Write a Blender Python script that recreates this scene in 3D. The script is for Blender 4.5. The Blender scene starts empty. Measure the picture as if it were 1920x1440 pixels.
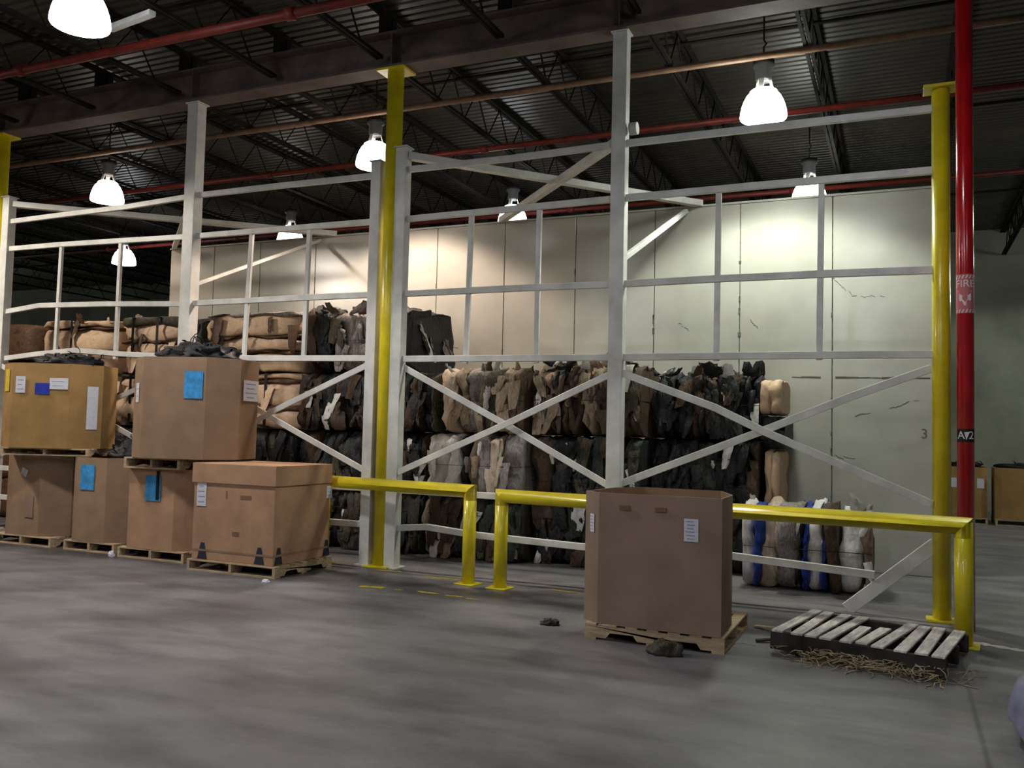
import bpy, bmesh, math, random
from mathutils import Vector, Matrix, noise

sc = bpy.context.scene
COL = sc.collection
PI = math.pi

# ------------------------------------------------------------------ camera, world, exposure
YAW, PITCH, ROLL = math.radians(23.88461), math.radians(3.08999), math.radians(1.33679)
FPX, CAM = 1652.938, Vector((0.0, -9.42042, 1.7))
FW = Vector((-math.sin(YAW) * math.cos(PITCH), math.cos(YAW) * math.cos(PITCH), math.sin(PITCH)))
_R = FW.cross(Vector((0, 0, 1))).normalized()
_U = _R.cross(FW)
RT = _R * math.cos(ROLL) + _U * math.sin(ROLL)
UP = -_R * math.sin(ROLL) + _U * math.cos(ROLL)
cd = bpy.data.cameras.new('camera')
cd.sensor_width = 36.0
cd.lens = FPX / 1920 * 36.0
cd.clip_end = 200
cam = bpy.data.objects.new('camera', cd)
COL.objects.link(cam)
cam.matrix_world = Matrix(((RT.x, UP.x, -FW.x, CAM.x), (RT.y, UP.y, -FW.y, CAM.y), (RT.z, UP.z, -FW.z, CAM.z), (0, 0, 0, 1)))
sc.camera = cam

w = bpy.data.worlds.new('world')
sc.world = w
w.use_nodes = True
w.node_tree.nodes['Background'].inputs[0].default_value = (0.5, 0.52, 0.55, 1)
w.node_tree.nodes['Background'].inputs[1].default_value = 0.0
sc.view_settings.view_transform = 'Standard'
sc.view_settings.look = 'None'
sc.view_settings.gamma = 1
sc.view_settings.exposure = 0.0
sc.cycles.max_bounces = 8
sc.cycles.diffuse_bounces = 4
sc.cycles.sample_clamp_indirect = 6

# the hall's high-bay lamps: x, y, tint, watts of the beam, glow of the bell
LAMPS = [
    (-7.42, -3.4, (0.98, 0.96, 0.95), 470, 'lamp_cool'),
    (-1.55, 1.5, (0.93, 1.0, 0.86), 430, 'lamp_green'),
    (-7.2, 1.58, (1.0, 0.80, 0.66), 600, 'lamp_warm'),
    (-12.87, 1.75, (1.0, 0.78, 0.60), 70, 'lamp_warm'),
    (-1.4, 5.7, (0.93, 1.0, 0.88), 200, 'lamp_green'),
    (-6.72, 5.6, (0.95, 0.97, 1.0), 200, 'lamp_cool'),
    (-11.93, 5.66, (1.0, 0.82, 0.66), 220, 'lamp_warm'),
    (-17.55, 6.4, (1.0, 0.93, 0.85), 200, 'lamp_cool'),
]
# lamps outside the view; all but the first two are added fill light: (x, y, tint, watts, bell, place)
LAMPS_UNSEEN = [
    (-0.6, -3.2, (0.9, 0.93, 1.0), 35, 'lamp_cool', 'above the lone box, over the top edge of the view'),
    (-13.2, -3.2, (1.0, 0.90, 0.78), 900, 'lamp_warm', 'off to the left of the stacked boxes, outside the view'),
    (-7.2, -9.6, (0.92, 0.94, 1.0), 120, 'lamp_cool', 'added as fill to the left of the viewer'),
    (-1.4, -9.6, (0.9, 0.92, 1.0), 130, 'lamp_cool', 'added as fill nearly overhead of the viewer'),
    (4.6, -9.6, (0.9, 0.92, 1.0), 160, 'lamp_cool', 'added as fill to the right of the viewer'),
    (-1.4, -15.2, (0.9, 0.92, 1.0), 380, 'lamp_cool', 'added as fill straight behind the viewer'),
    (-9, -15.2, (0.9, 0.92, 1.0), 240, 'lamp_cool', 'added as fill behind the viewer on the left'),
    (4.6, 5.7, (0.95, 1.0, 0.9), 170, 'lamp_green', 'added as fill off to the right beyond the red riser'),
    (4.8, 11.4, (0.95, 1.0, 0.88), 250, 'lamp_green', 'added to light the far wall, far off to the right'),
    (-33.0, 9.0, (0.9, 1.0, 0.86), 500, 'lamp_green', 'added to light the dark left end of the hall'),
]
LAMP_Z = 5.6


def at(px, py, ax, val):
    """World point on the plane axis ax = val that lies on the sight line of a photo pixel."""
    d = FW + RT * ((px - 960) / FPX) + UP * ((720 - py) / FPX)
    t = (val - CAM[ax]) / d[ax]
    return CAM + d * t


# ------------------------------------------------------------------ materials
MATS = {}


def srgb(r, g, b):
    f = lambda c: (c / 12.92 if c <= 0.04045 else ((c + 0.055) / 1.055) ** 2.4)
    return (f(r / 255), f(g / 255), f(b / 255), 1)


def mat(name, rgb, rough=0.7, spec=0.3, metal=0.0, var=0.0, scale=6.0, stretch=(1, 1, 1), bump=0.0, rgb2=None, contrast=(0.35, 0.65), coat=0.0, detail=5):
    m = bpy.data.materials.new(name)
    m.use_nodes = True
    nt = m.node_tree
    b = nt.nodes['Principled BSDF']
    b.inputs['Roughness'].default_value = rough
    b.inputs['Specular IOR Level'].default_value = spec
    b.inputs['Metallic'].default_value = metal
    if coat:
        b.inputs['Coat Weight'].default_value = coat
        b.inputs['Coat Roughness'].default_value = 0.12
    c1 = srgb(*rgb)
    if rgb2 is None and var > 0:
        rgb2 = tuple(max(0, c * (1 - var)) for c in rgb)
    if rgb2 is not None:
        tc = nt.nodes.new('ShaderNodeTexCoord')
        mp = nt.nodes.new('ShaderNodeMapping')
        mp.inputs['Scale'].default_value = stretch
        nt.links.new(tc.outputs['Object'], mp.inputs['Vector'])
        n = nt.nodes.new('ShaderNodeTexNoise')
        n.inputs['Scale'].default_value = scale
        n.inputs['Detail'].default_value = detail
        n.inputs['Roughness'].default_value = 0.6
        nt.links.new(mp.outputs['Vector'], n.inputs['Vector'])
        r = nt.nodes.new('ShaderNodeValToRGB')
        r.color_ramp.elements[0].position = contrast[0]
        r.color_ramp.elements[1].position = contrast[1]
        r.color_ramp.elements[0].color = c1
        r.color_ramp.elements[1].color = srgb(*rgb2)
        nt.links.new(n.outputs['Fac'], r.inputs['Fac'])
        nt.links.new(r.outputs['Color'], b.inputs['Base Color'])
        if bump:
            bp = nt.nodes.new('ShaderNodeBump')
            bp.inputs['Strength'].default_value = bump
            bp.inputs['Distance'].default_value = 0.02
            nt.links.new(n.outputs['Fac'], bp.inputs['Height'])
            nt.links.new(bp.outputs['Normal'], b.inputs['Normal'])
    else:
        b.inputs['Base Color'].default_value = c1
    MATS[name] = m
    return m


def glow(name, tint, strength):
    m = mat(name, (235, 235, 230), rough=0.3)
    b = m.node_tree.nodes['Principled BSDF']
    b.inputs['Emission Color'].default_value = (*tint, 1)
    b.inputs['Emission Strength'].default_value = strength
    return m


mat('white_paint', (222, 221, 215), rough=0.4, spec=0.4, var=0.13, scale=3.0)
mat('yellow_paint', (228, 210, 34), rough=0.3, spec=0.5, var=0.10, scale=4.0, coat=0.3)
mat('red_paint', (190, 16, 24), rough=0.22, spec=0.5, var=0.15, scale=3.0, coat=0.5)
mat('red_pipe', (120, 44, 34), rough=0.5, var=0.2)
mat('girder_brown', (112, 96, 90), rough=0.7, var=0.3, scale=2.0)
mat('joist_steel', (40, 36, 33), rough=0.85, spec=0.1, var=0.3, scale=5.0)
mat('tan_conduit', (140, 108, 84), rough=0.5, var=0.2)
mat('deck_steel', (66, 60, 52), rough=0.45, spec=0.4, metal=0.0, var=0.18, scale=1.5)
mat('panel_white', (182, 180, 170), rough=0.24, spec=0.6, var=0.10, scale=0.8)
mat('seam_dark', (52, 50, 46), rough=0.8, rgb2=(120, 116, 106), scale=9.0)
mat('scuff', (96, 92, 84), rough=0.8, var=0.3)
mat('far_wall', (150, 152, 138), rough=0.8, var=0.2, scale=0.6)
mat('cardboard', (154, 126, 102), rough=0.85, spec=0.15, var=0.10, scale=4.0)
mat('cardboard_red', (182, 144, 115), rough=0.85, spec=0.15, var=0.12, scale=3.0)
mat('cardboard_olive', (166, 132, 84), rough=0.85, spec=0.15, var=0.14, scale=3.0)
mat('cardboard_grey', (150, 126, 110), rough=0.85, spec=0.15, var=0.10, scale=3.0)
mat('cardboard_in', (150, 120, 94), rough=0.9, var=0.1)
mat('cardboard_ink', (120, 94, 72), rough=0.85)
mat('ink_blue', (44, 48, 62), rough=0.8)
mat('paper_white', (214, 214, 222), rough=0.7, var=0.06, scale=30)
mat('paper_ink', (140, 140, 170), rough=0.7)
mat('paper_blue', (70, 160, 225), rough=0.6, var=0.2, scale=12)
mat('paper_navy', (40, 60, 170), rough=0.6, var=0.15, scale=12)
mat('paper_yellow', (215, 190, 60), rough=0.6, var=0.1, scale=12)
mat('wood', (196, 172, 140), rough=0.8, spec=0.2, var=0.22, scale=5.0, stretch=(1, 6, 6))
mat('wood_grey', (234, 226, 220), rough=0.85, spec=0.2, var=0.25, scale=5.0, stretch=(6, 1, 6))
mat('wood_dark', (70, 62, 58), rough=0.9, spec=0.15, var=0.35, scale=6.0)
mat('straw', (180, 160, 128), rough=0.9, var=0.3, scale=20)
mat('black_rag', (30, 30, 33), rough=0.6, spec=0.35, rgb2=(14, 14, 16), scale=9.0, bump=0.4)


def rag(name, cols, rough=0.6, spec=0.3, scale=6.0, bump=0.6, stretch=(2.6, 2.0, 0.8)):
    """Crumpled cloth and film: several colours mixed by warped, downward-running noise."""
    m = mat(name, cols[0], rough=rough, spec=spec)
    nt = m.node_tree
    N, L = nt.nodes, nt.links
    b = N['Principled BSDF']
    tc = N.new('ShaderNodeTexCoord')
    mp = N.new('ShaderNodeMapping')
    mp.inputs['Scale'].default_value = stretch
    L.new(tc.outputs['Object'], mp.inputs['Vector'])
    n = N.new('ShaderNodeTexNoise')
    n.inputs['Scale'].default_value = scale
    n.inputs['Detail'].default_value = 6
    n.inputs['Roughness'].default_value = 0.65
    n.inputs['Distortion'].default_value = 1.4
    L.new(mp.outputs['Vector'], n.inputs['Vector'])
    r = N.new('ShaderNodeValToRGB')
    e = r.color_ramp.elements
    while len(e) < len(cols):
        e.new(0.5)
    for i, c in enumerate(cols):
        e[i].position = 0.3 + 0.42 * i / (len(cols) - 1)
        e[i].color = srgb(*c)
    L.new(n.outputs['Fac'], r.inputs['Fac'])
    L.new(r.outputs['Color'], b.inputs['Base Color'])
    n2 = N.new('ShaderNodeTexNoise')
    n2.inputs['Scale'].default_value = scale * 2.2
    n2.inputs['Detail'].default_value = 5
    n2.inputs['Distortion'].default_value = 0.8
    L.new(mp.outputs['Vector'], n2.inputs['Vector'])
    bp = N.new('ShaderNodeBump')
    bp.inputs['Strength'].default_value = bump
    bp.inputs['Distance'].default_value = 0.04
    L.new(n2.outputs['Fac'], bp.inputs['Height'])
    L.new(bp.outputs['Normal'], b.inputs['Normal'])


rag('rag_black', [(12, 12, 14), (34, 34, 36), (22, 22, 24), (70, 68, 66)], rough=0.5)
rag('rag_green', [(18, 22, 20), (46, 54, 48), (30, 34, 32), (84, 88, 80)], rough=0.55)
rag('rag_brown', [(32, 26, 20), (84, 66, 50), (56, 44, 34), (120, 98, 76)])
rag('rag_olive', [(30, 28, 22), (76, 70, 54), (50, 46, 38), (112, 104, 86)])
rag('rag_grey', [(78, 72, 72), (150, 142, 138), (112, 104, 102), (176, 168, 164)])
rag('rag_tan', [(84, 70, 56), (152, 132, 110), (118, 102, 86), (176, 158, 138)])
rag('rag_white', [(172, 168, 166), (226, 222, 216), (206, 200, 196), (236, 232, 228)], bump=.4, scale=4)
rag('rag_pale', [(140, 120, 102), (200, 182, 164), (176, 156, 138), (212, 196, 180)], bump=.4, scale=4)
rag('rag_blue', [(18, 28, 80), (44, 72, 160), (30, 48, 120), (70, 100, 180)], rough=.45)
rag('rag_card', [(166, 138, 112), (214, 184, 154), (196, 166, 136), (222, 196, 170)], bump=.15, scale=2.5, stretch=(1, 1, 1.5))
rag('rag_card_dark', [(48, 36, 28), (96, 70, 50), (74, 54, 40), (110, 82, 60)], bump=.3, scale=3, stretch=(1, 1, 1.5))
mat('strap_wire', (34, 32, 32), rough=0.5, metal=0.3)
mat('clear_film', (224, 222, 216), rough=0.25, spec=0.6, var=0.2, scale=10)
mat('ballast', (70, 70, 70), rough=0.4, metal=0.5)
mat('plastic_lavender', (138, 138, 170), rough=0.35, spec=0.5, var=0.2, scale=5.0, bump=0.3)
mat('sticker_rose', (196, 110, 112), rough=0.5)
mat('sticker_white', (236, 226, 224), rough=0.5)
mat('sticker_black', (24, 24, 28), rough=0.5)
mat('marking_yellow', (200, 172, 40), rough=0.7, var=0.3, scale=14)
mat('dust_white', (190, 184, 176), rough=0.9, var=0.2, scale=20)
glow('lamp_cool', (0.92, 0.95, 1.0), 16.0)
glow('lamp_green', (0.95, 1.0, 0.92), 24.0)
glow('lamp_warm', (1.0, 0.88, 0.78), 9.0)


def floor_material():
    m = mat('concrete', (150, 144, 140), rough=0.42, spec=0.35)
    nt = m.node_tree
    N, L = nt.nodes, nt.links
    b = N['Principled BSDF']
    tc = N.new('ShaderNodeTexCoord')
    sep = N.new('ShaderNodeSeparateXYZ')
    L.new(tc.outputs['Object'], sep.inputs[0])

    def nz(scale, det=6, stretch=(1, 1, 1), rough=0.6):
        mp = N.new('ShaderNodeMapping')
        mp.inputs['Scale'].default_value = stretch
        L.new(tc.outputs['Object'], mp.inputs['Vector'])
        n = N.new('ShaderNodeTexNoise')
        n.inputs['Scale'].default_value = scale
        n.inputs['Detail'].default_value = det
        n.inputs['Roughness'].default_value = rough
        L.new(mp.outputs[0], n.inputs['Vector'])
        return n.outputs['Fac']

    def ramp(fac, p0, p1, c0, c1):
        r = N.new('ShaderNodeValToRGB')
        r.color_ramp.elements[0].position, r.color_ramp.elements[1].position = p0, p1
        r.color_ramp.elements[0].color, r.color_ramp.elements[1].color = c0, c1
        L.new(fac, r.inputs['Fac'])
        return r.outputs['Color']

    def mul(a, c, fac=1.0):
        x = N.new('ShaderNodeMix')
        x.data_type = 'RGBA'
        x.blend_type = 'MULTIPLY'
        x.inputs['Factor'].default_value = fac
        L.new(a, x.inputs[6])
        L.new(c, x.inputs[7])
        return x.outputs[2]

    def math_(op, a, v=None, c=None):
        x = N.new('ShaderNodeMath')
        x.operation = op
        if isinstance(a, (int, float)):
            x.inputs[0].default_value = a
        else:
            L.new(a, x.inputs[0])
        if v is not None:
            if isinstance(v, (int, float)):
                x.inputs[1].default_value = v
            else:
                L.new(v, x.inputs[1])
        return x.outputs[0]

    base = ramp(nz(0.55, 8), 0.3, 0.7, srgb(96, 94, 96), srgb(136, 134, 135))
    c = mul(base, ramp(nz(1.7, 6, (0.55, 1.5, 1)), 0.34, 0.56, (0.60, 0.60, 0.63, 1), (1.06, 1.05, 1.04, 1)), 0.95)
    c = mul(c, ramp(nz(28, 4), 0.3, 0.6, (0.8, 0.8, 0.8, 1), (1, 1, 1, 1)), 0.5)
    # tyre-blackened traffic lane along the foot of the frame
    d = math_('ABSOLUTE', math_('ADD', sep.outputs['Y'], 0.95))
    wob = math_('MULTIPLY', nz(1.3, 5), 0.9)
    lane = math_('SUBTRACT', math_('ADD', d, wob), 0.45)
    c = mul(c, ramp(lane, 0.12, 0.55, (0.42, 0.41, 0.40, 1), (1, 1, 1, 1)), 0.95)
    # curved tyre sweeps across the aisle
    wv = N.new('ShaderNodeTexWave')
    wv.wave_type = 'RINGS'
    wv.rings_direction = 'Z'
    wv.inputs['Scale'].default_value = 0.22
    wv.inputs['Distortion'].default_value = 2.2
    wv.inputs['Detail'].default_value = 2
    mp = N.new('ShaderNodeMapping')
    mp.inputs['Location'].default_value = (2.0, 9.5, 0)
    L.new(tc.outputs['Object'], mp.inputs['Vector'])
    L.new(mp.outputs[0], wv.inputs['Vector'])
    c = mul(c, ramp(wv.outputs['Fac'], 0.0, 0.22, (0.72, 0.72, 0.74, 1), (1, 1, 1, 1)), 0.55)
    # saw-cut control joint
    j = math_('ABSOLUTE', math_('SUBTRACT', sep.outputs['X'], 0.42))
    c = mul(c, ramp(j, 0.006, 0.022, (0.45, 0.45, 0.45, 1), (1, 1, 1, 1)), 0.8)
    L.new(c, b.inputs['Base Color'])
    r = ramp(nz(1.6, 5), 0.3, 0.7, (0.32, 0.32, 0.32, 1), (0.55, 0.55, 0.55, 1))
    L.new(r, b.inputs['Roughness'])


floor_material()

# ------------------------------------------------------------------ mesh helpers


def build(name, bm, materials, parent=None, loc=None, rot=0.0, smooth=False):
    me = bpy.data.meshes.new(name)
    bm.normal_update()
    if smooth:
        for f in bm.faces:
            f.smooth = True
    bm.to_mesh(me)
    bm.free()
    if isinstance(materials, str):
        materials = [materials]
    for k in materials:
        me.materials.append(MATS[k])
    o = bpy.data.objects.new(name, me)
    COL.objects.link(o)
    if loc is not None:
        o.location = loc
    o.rotation_euler.z = rot
    if parent is not None:
        o.parent = parent
    return o


def thing(name, label, cat, loc=(0, 0, 0), rot=0.0, group=None):
    o = bpy.data.objects.new(name, None)
    o.empty_display_size = 0.2
    COL.objects.link(o)
    o.location = loc
    o.rotation_euler.z = rot
    return tag(o, label, cat, group)


def tag(o, label, cat, group=None, kind=None):
    o['label'] = label
    o['category'] = cat
    if group:
        o['group'] = group
    if kind:
        o['kind'] = kind
    return o


def struct(o, label=None):
    o['kind'] = 'structure'
    if label:
        o['label'] = label
    return o


def box(bm, x0, x1, y0, y1, z0, z1, mi=0):
    v = [bm.verts.new(p) for p in ((x0, y0, z0), (x1, y0, z0), (x1, y1, z0), (x0, y1, z0), (x0, y0, z1), (x1, y0, z1), (x1, y1, z1), (x0, y1, z1))]
    for q in ((0, 3, 2, 1), (4, 5, 6, 7), (0, 1, 5, 4), (1, 2, 6, 5), (2, 3, 7, 6), (3, 0, 4, 7)):
        f = bm.faces.new([v[i] for i in q])
        f.material_index = mi


def bevel(bm, w=0.006, seg=1):
    bmesh.ops.bevel(bm, geom=list(bm.edges), offset=w, segments=seg, affect='EDGES', profile=0.7)


def bar(bm, pts, w, h, side=Vector((0, 1, 0)), mi=0):
    """Rectangular section swept along a polyline: w along 'side', h across it."""
    pts = [Vector(p) for p in pts]
    rings = []
    for i, p in enumerate(pts):
        t = (pts[min(i + 1, len(pts) - 1)] - pts[max(i - 1, 0)]).normalized()
        s = (side - t * side.dot(t)).normalized()
        n = t.cross(s)
        rings.append([bm.verts.new(p + s * a * w / 2 + n * b * h / 2) for a, b in ((-1, -1), (1, -1), (1, 1), (-1, 1))])
    for a, b in zip(rings, rings[1:]):
        for k in range(4):
            f = bm.faces.new((a[k], a[(k + 1) % 4], b[(k + 1) % 4], b[k]))
            f.material_index = mi
    bm.faces.new(rings[0][::-1]).material_index = mi
    bm.faces.new(rings[-1]).material_index = mi


def tube(bm, pts, r, n=10, mi=0, cap=True):
    pts = [Vector(p) for p in pts]
    rings = []
    prev = None
    for i, p in enumerate(pts):
        t = (pts[min(i + 1, len(pts) - 1)] - pts[max(i - 1, 0)]).normalized()
        if prev is None:
            a = Vector((0, 0, 1)) if abs(t.z) < 0.9 else Vector((1, 0, 0))
            s = t.cross(a).normalized()
        else:
            s = (prev - t * prev.dot(t)).normalized()
        prev = s
        u = t.cross(s)
        rr = r[i] if isinstance(r, (list, tuple)) else r
        rings.append([bm.verts.new(p + (s * math.cos(2 * PI * k / n) + u * math.sin(2 * PI * k / n)) * rr) for k in range(n)])
    for a, b in zip(rings, rings[1:]):
        for k in range(n):
            f = bm.faces.new((a[k], a[(k + 1) % n], b[(k + 1) % n], b[k]))
            f.material_index = mi
            f.smooth = True
    if cap:
        bm.faces.new(rings[0][::-1]).material_index = mi
        bm.faces.new(rings[-1]).material_index = mi


def lathe(bm, prof, n=32, mi=0, smooth=True):
    rings = []
    for r, z in prof:
        if r < 1e-6:
            rings.append([bm.verts.new((0, 0, z))])
        else:
            rings.append([bm.verts.new((r * math.cos(2 * PI * k / n), r * math.sin(2 * PI * k / n), z)) for k in range(n)])
    for a, b in zip(rings, rings[1:]):
        for k in range(n):
            k2 = (k + 1) % n
            if len(a) == 1 and len(b) == 1:
                continue
            if len(a) == 1:
                f = bm.faces.new((a[0], b[k2], b[k]))
            elif len(b) == 1:
                f = bm.faces.new((a[k], a[k2], b[0]))
            else:
                f = bm.faces.new((a[k], a[k2], b[k2], b[k]))
            f.material_index = mi
            f.smooth = smooth


ORD = ['first', 'second', 'third', 'fourth', 'fifth', 'sixth', 'seventh', 'eighth', 'ninth', 'tenth', 'eleventh', 'twelfth', 'thirteenth', 'fourteenth',
       'fifteenth', 'sixteenth', 'seventeenth', 'eighteenth', 'nineteenth', 'twentieth', 'twenty-first', 'twenty-second', 'twenty-third', 'twenty-fourth']

# ------------------------------------------------------------------ the hall: floor, deck, walls
X0, X1, Y0, Y1, ZD = -44.0, 12.0, -20.0, 15.46, 7.05
bm = bmesh.new()
box(bm, X0 - .2, X1 + .2, Y0 - .2, Y1 + .2, -0.2, 0.0)
struct(build('floor', bm, 'concrete'), 'stained grey concrete warehouse floor')

bm = bmesh.new()                                   # ribbed steel roof deck, ribs along the frame
pitch, y, prof = 0.152, Y0, []
while y < Y1:
    prof += [(y, ZD), (y + 0.09, ZD), (y + 0.105, ZD + 0.038), (y + 0.137, ZD + 0.038)]
    y += pitch
lo = [bm.verts.new((X0, a, b)) for a, b in prof]
hi = [bm.verts.new((X1, a, b)) for a, b in prof]
for i in range(len(prof) - 1):
    bm.faces.new((lo[i], lo[i + 1], hi[i + 1], hi[i]))
box(bm, X0, X1, Y0, Y1, ZD + 0.06, ZD + 0.2)
struct(build('ceiling', bm, 'deck_steel'), 'dark ribbed steel roof deck')

for nm, b_, lab in (('wall_back', (X0, X1, Y1, Y1 + .2), 'grey far wall beyond the white partition'), ('wall_front', (X0, X1, Y0 - .2, Y0), 'wall behind the viewer'),
                    ('wall_left', (X0 - .2, X0, Y0, Y1), 'far wall at the left end of the hall'), ('wall_right', (X1, X1 + .2, Y0, Y1), 'wall at the right end of the hall')):
    bm = bmesh.new()
    box(bm, *b_, 0.0, ZD + 0.03)
    struct(build(nm, bm, 'far_wall'), lab)

# white panel partition behind the bales
PY, PZ = 2.92, 4.94
seams = [0.36, -0.84, -2.05, -3.26, -4.47, -5.64, -6.83, -8.02, -9.21, -10.4, -11.45, -12.5]
bm = bmesh.new()
for a, b_ in zip(seams, seams[1:]):
    box(bm, b_ + 0.006, a - 0.006, PY, PY + 0.13, 0.004, PZ)
bevel(bm, 0.004)
box(bm, -12.49, 0.35, PY + 0.012, PY + 0.11, 0.0, PZ - 0.01, 1)
rnd = random.Random(5)
for s in seams[1:-1]:                              # dirt caught along the joints, heavier low down
    z = 0.2
    while z < 4.2:
        h = rnd.uniform(0.03, 0.16)
        if rnd.random() < (0.75 if s > -4 and z < 3.4 else 0.3):
            ww = rnd.uniform(0.006, 0.022)
            box(bm, s - ww, s + ww * rnd.uniform(.3, 1), PY - 0.002, PY + 0.01, z, z + h, 1)
        z += h + rnd.uniform(0.02, 0.25)


def scuff(p0, p1, n=7, th=0.008, jit=0.02):
    for i in range(n):
        if rnd.random() < 0.2:
            continue
        t0, t1 = i / n, (i + 1) / n
        x0, z0 = p0[0] + (p1[0] - p0[0]) * t0, p0[1] + (p1[1] - p0[1]) * t0 + rnd.uniform(-jit, jit)
        x1, z1 = p0[0] + (p1[0] - p0[0]) * t1, p0[1] + (p1[1] - p0[1]) * t1 + rnd.uniform(-jit, jit)
        bar(bm, [(x0, PY - 0.001, z0), (x1, PY - 0.001, z1)], 0.004, th * rnd.uniform(.5, 1.2), mi=2)


scuff((-1.35, 2.52), (-0.86, 2.51), 4, 0.024, 0.003)
scuff((-0.8, 2.51), (0.33, 2.50), 8, 0.024, 0.003)
scuff((-0.8, 1.48), (-0.45, 1.42)); scuff((-0.4, 1.25), (0.1, 1.0)); scuff((-0.75, 2.0), (-0.3, 2.04)); scuff((-0.2, 2.1), (0.2, 2.22))
scuff((-0.85, 3.85), (-0.6, 3.6)); scuff((-0.6, 3.6), (-0.2, 3.55)); scuff((-1.7, 0.72), (0.2, 0.62), 14, 0.012); scuff((-1.9, 3.3), (-1.8, 3.2)); scuff((-2.9, 3.3), (-2.75, 3.18))
part = struct(build('wall_partition', bm, ['panel_white', 'seam_dark', 'scuff']), 'white panel partition wall standing behind the bales')
# cap trim along the top of the partition and the foot
bm = bmesh.new()
box(bm, -12.52, 0.37, PY - 0.012, PY + 0.142, PZ + 0.001, PZ + 0.03)
struct(build('trim_1', bm, 'panel_white'), 'white cap along the top of the partition')

# ------------------------------------------------------------------ lettering
def text_mesh(txt, size, extrude=0.001):
    cu = bpy.data.curves.new('t', 'FONT')
    cu.body = txt
    cu.size = size
    cu.extrude = extrude
    cu.align_x = 'CENTER'
    cu.align_y = 'CENTER'
    o = bpy.data.objects.new('t', cu)
    COL.objects.link(o)
    dg = bpy.context.evaluated_depsgraph_get()
    me = bpy.data.meshes.new_from_object(o.evaluated_get(dg))
    bpy.data.objects.remove(o)
    b = bmesh.new()
    b.from_mesh(me)
    bpy.data.meshes.remove(me)
    return b


p3 = at(1733, 814, 1, PY - 0.003)
b3 = text_mesh('3', 0.17)
bmesh.ops.transform(b3, matrix=Matrix.Translation(p3) @ Matrix.Rotation(PI / 2, 4, 'X'), verts=b3.verts)
o = build('painted_number', b3, 'seam_dark', part)
o['label'] = 'small dark figure 3 on the white panel'

# ------------------------------------------------------------------ roof steel
bm = bmesh.new()
for z0, z1, hw in ((6.25, 6.28, 0.15), (6.28, 6.68, 0.008), (6.68, 6.71, 0.15)):
    box(bm, -30.0, 9.0, -hw, hw, z0, z1)
for x in (-13.2, -5.88, -9.15, -2.9):
    box(bm, x - .008, x + .008, -0.14, 0.14, 6.28, 6.68)
tag(build('roof_girder', bm, 'girder_brown'), 'brown steel girder running over the yellow columns under the roof', 'girder')


def joist(x, ya, yb, label, group):
    o = thing('bar_joist', label, 'joist', (x, ya, 6.36), 0, group)
    L = yb - ya
    t = bmesh.new()
    for s in (-1, 1):
        bar(t, [(s * 0.035, 0, 0.62), (s * 0.035, L, 0.62)], 0.05, 0.05, Vector((1, 0, 0)))
    build('top_chord', t, 'joist_steel', o)
    t = bmesh.new()
    for s in (-1, 1):
        bar(t, [(s * 0.03, 0.16, 0.02), (s * 0.03, L - 0.16, 0.02)], 0.042, 0.042, Vector((1, 0, 0)))
    build('bottom_chord', t, 'joist_steel', o)
    t = bmesh.new()
    e = 0.0 if yb > 1 else L
    box(t, -.06, .06, e - .12 if e else .02, e - .02 if e else .12, .355, .6)
    build('bearing_seat', t, 'joist_steel', o)
    t = bmesh.new()
    pts, y, k = [(0, 0.05, 0.6)], 0.5, 0
    while y < L - 0.4:
        pts.append((0, y, 0.02 if k % 2 == 0 else 0.6))
        k += 1
        y += 0.42
    tube(t, pts, 0.013, 5)
    build('web', t, 'joist_steel', o)
    return o


for k in range(19):
    x = 2.32 - 1.67 * k
    lab = 'steel joist behind the girder, right of the red riser top'
    if k == 1:
        lab = 'steel joist behind the girder, directly beside the red riser'
    elif k > 1:
        lab = 'steel joist behind the girder, %s to the left of the red riser' % ORD[k - 2]
    joist(x, 0.0, Y1, lab, 'joists behind the girder')
for k in range(9):
    x = -2.69 - 1.67 * k
    joist(x, -12.0, 0.0, 'steel joist on the near side of the girder, %s from the right' % ORD[k], 'joists in front of the girder')


def pipe(name, mtl, y, z, r, xa, xb, label, cat, group=None, fittings=0):
    b = bmesh.new()
    tube(b, [(xa, y, z), (xb, y, z)], r, 10)
    for i in range(fittings):
        x = xa + (xb - xa) * (i + 0.5) / fittings
        tube(b, [(x - .06, y, z), (x + .06, y, z)], r * 1.35, 10)
    return tag(build(name, b, mtl), label, cat, group)


pipe('sprinkler_pipe', 'red_pipe', -1.75, 6.25, 0.055, -30, 9, 'red sprinkler pipe under the roof on the near side of the girder', 'pipe', 'sprinkler pipes', 9)
pipe('sprinkler_pipe', 'red_pipe', 3.2, 6.25, 0.045, -30, 9, 'red sprinkler pipe just behind the front row of hanging lamps', 'pipe', 'sprinkler pipes', 9)
pipe('sprinkler_pipe', 'red_pipe', 7.3, 6.25, 0.045, -30, 9, 'red sprinkler pipe behind the rear row of hanging lamps', 'pipe', 'sprinkler pipes', 9)
pipe('conduit_pipe', 'tan_conduit', 1.32, 6.31, 0.04, -30, 9, 'tan pipe running below the joists just behind the girder', 'pipe')
for i, (yy, zz, lab) in enumerate(((4.0, 6.335, 'thin steel bridging rod under the joists above the partition top'), (-4.6, 6.335, 'thin steel bridging rod under the near joists above the viewer'),
                                   (8.8, 6.335, 'thin steel bridging rod under the joists beyond the rear lamps'), (2.0, 6.93, 'thin steel rod at the top of the joists above the front lamps'),
                                   (-1.3, 6.93, 'thin steel rod at the top of the joists close before the girder'))):
    pipe('bridging_rod', 'joist_steel', yy, zz, 0.022, -30, 9, lab, 'rod', 'joist bridging rods')

# ------------------------------------------------------------------ columns and the red riser


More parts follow.
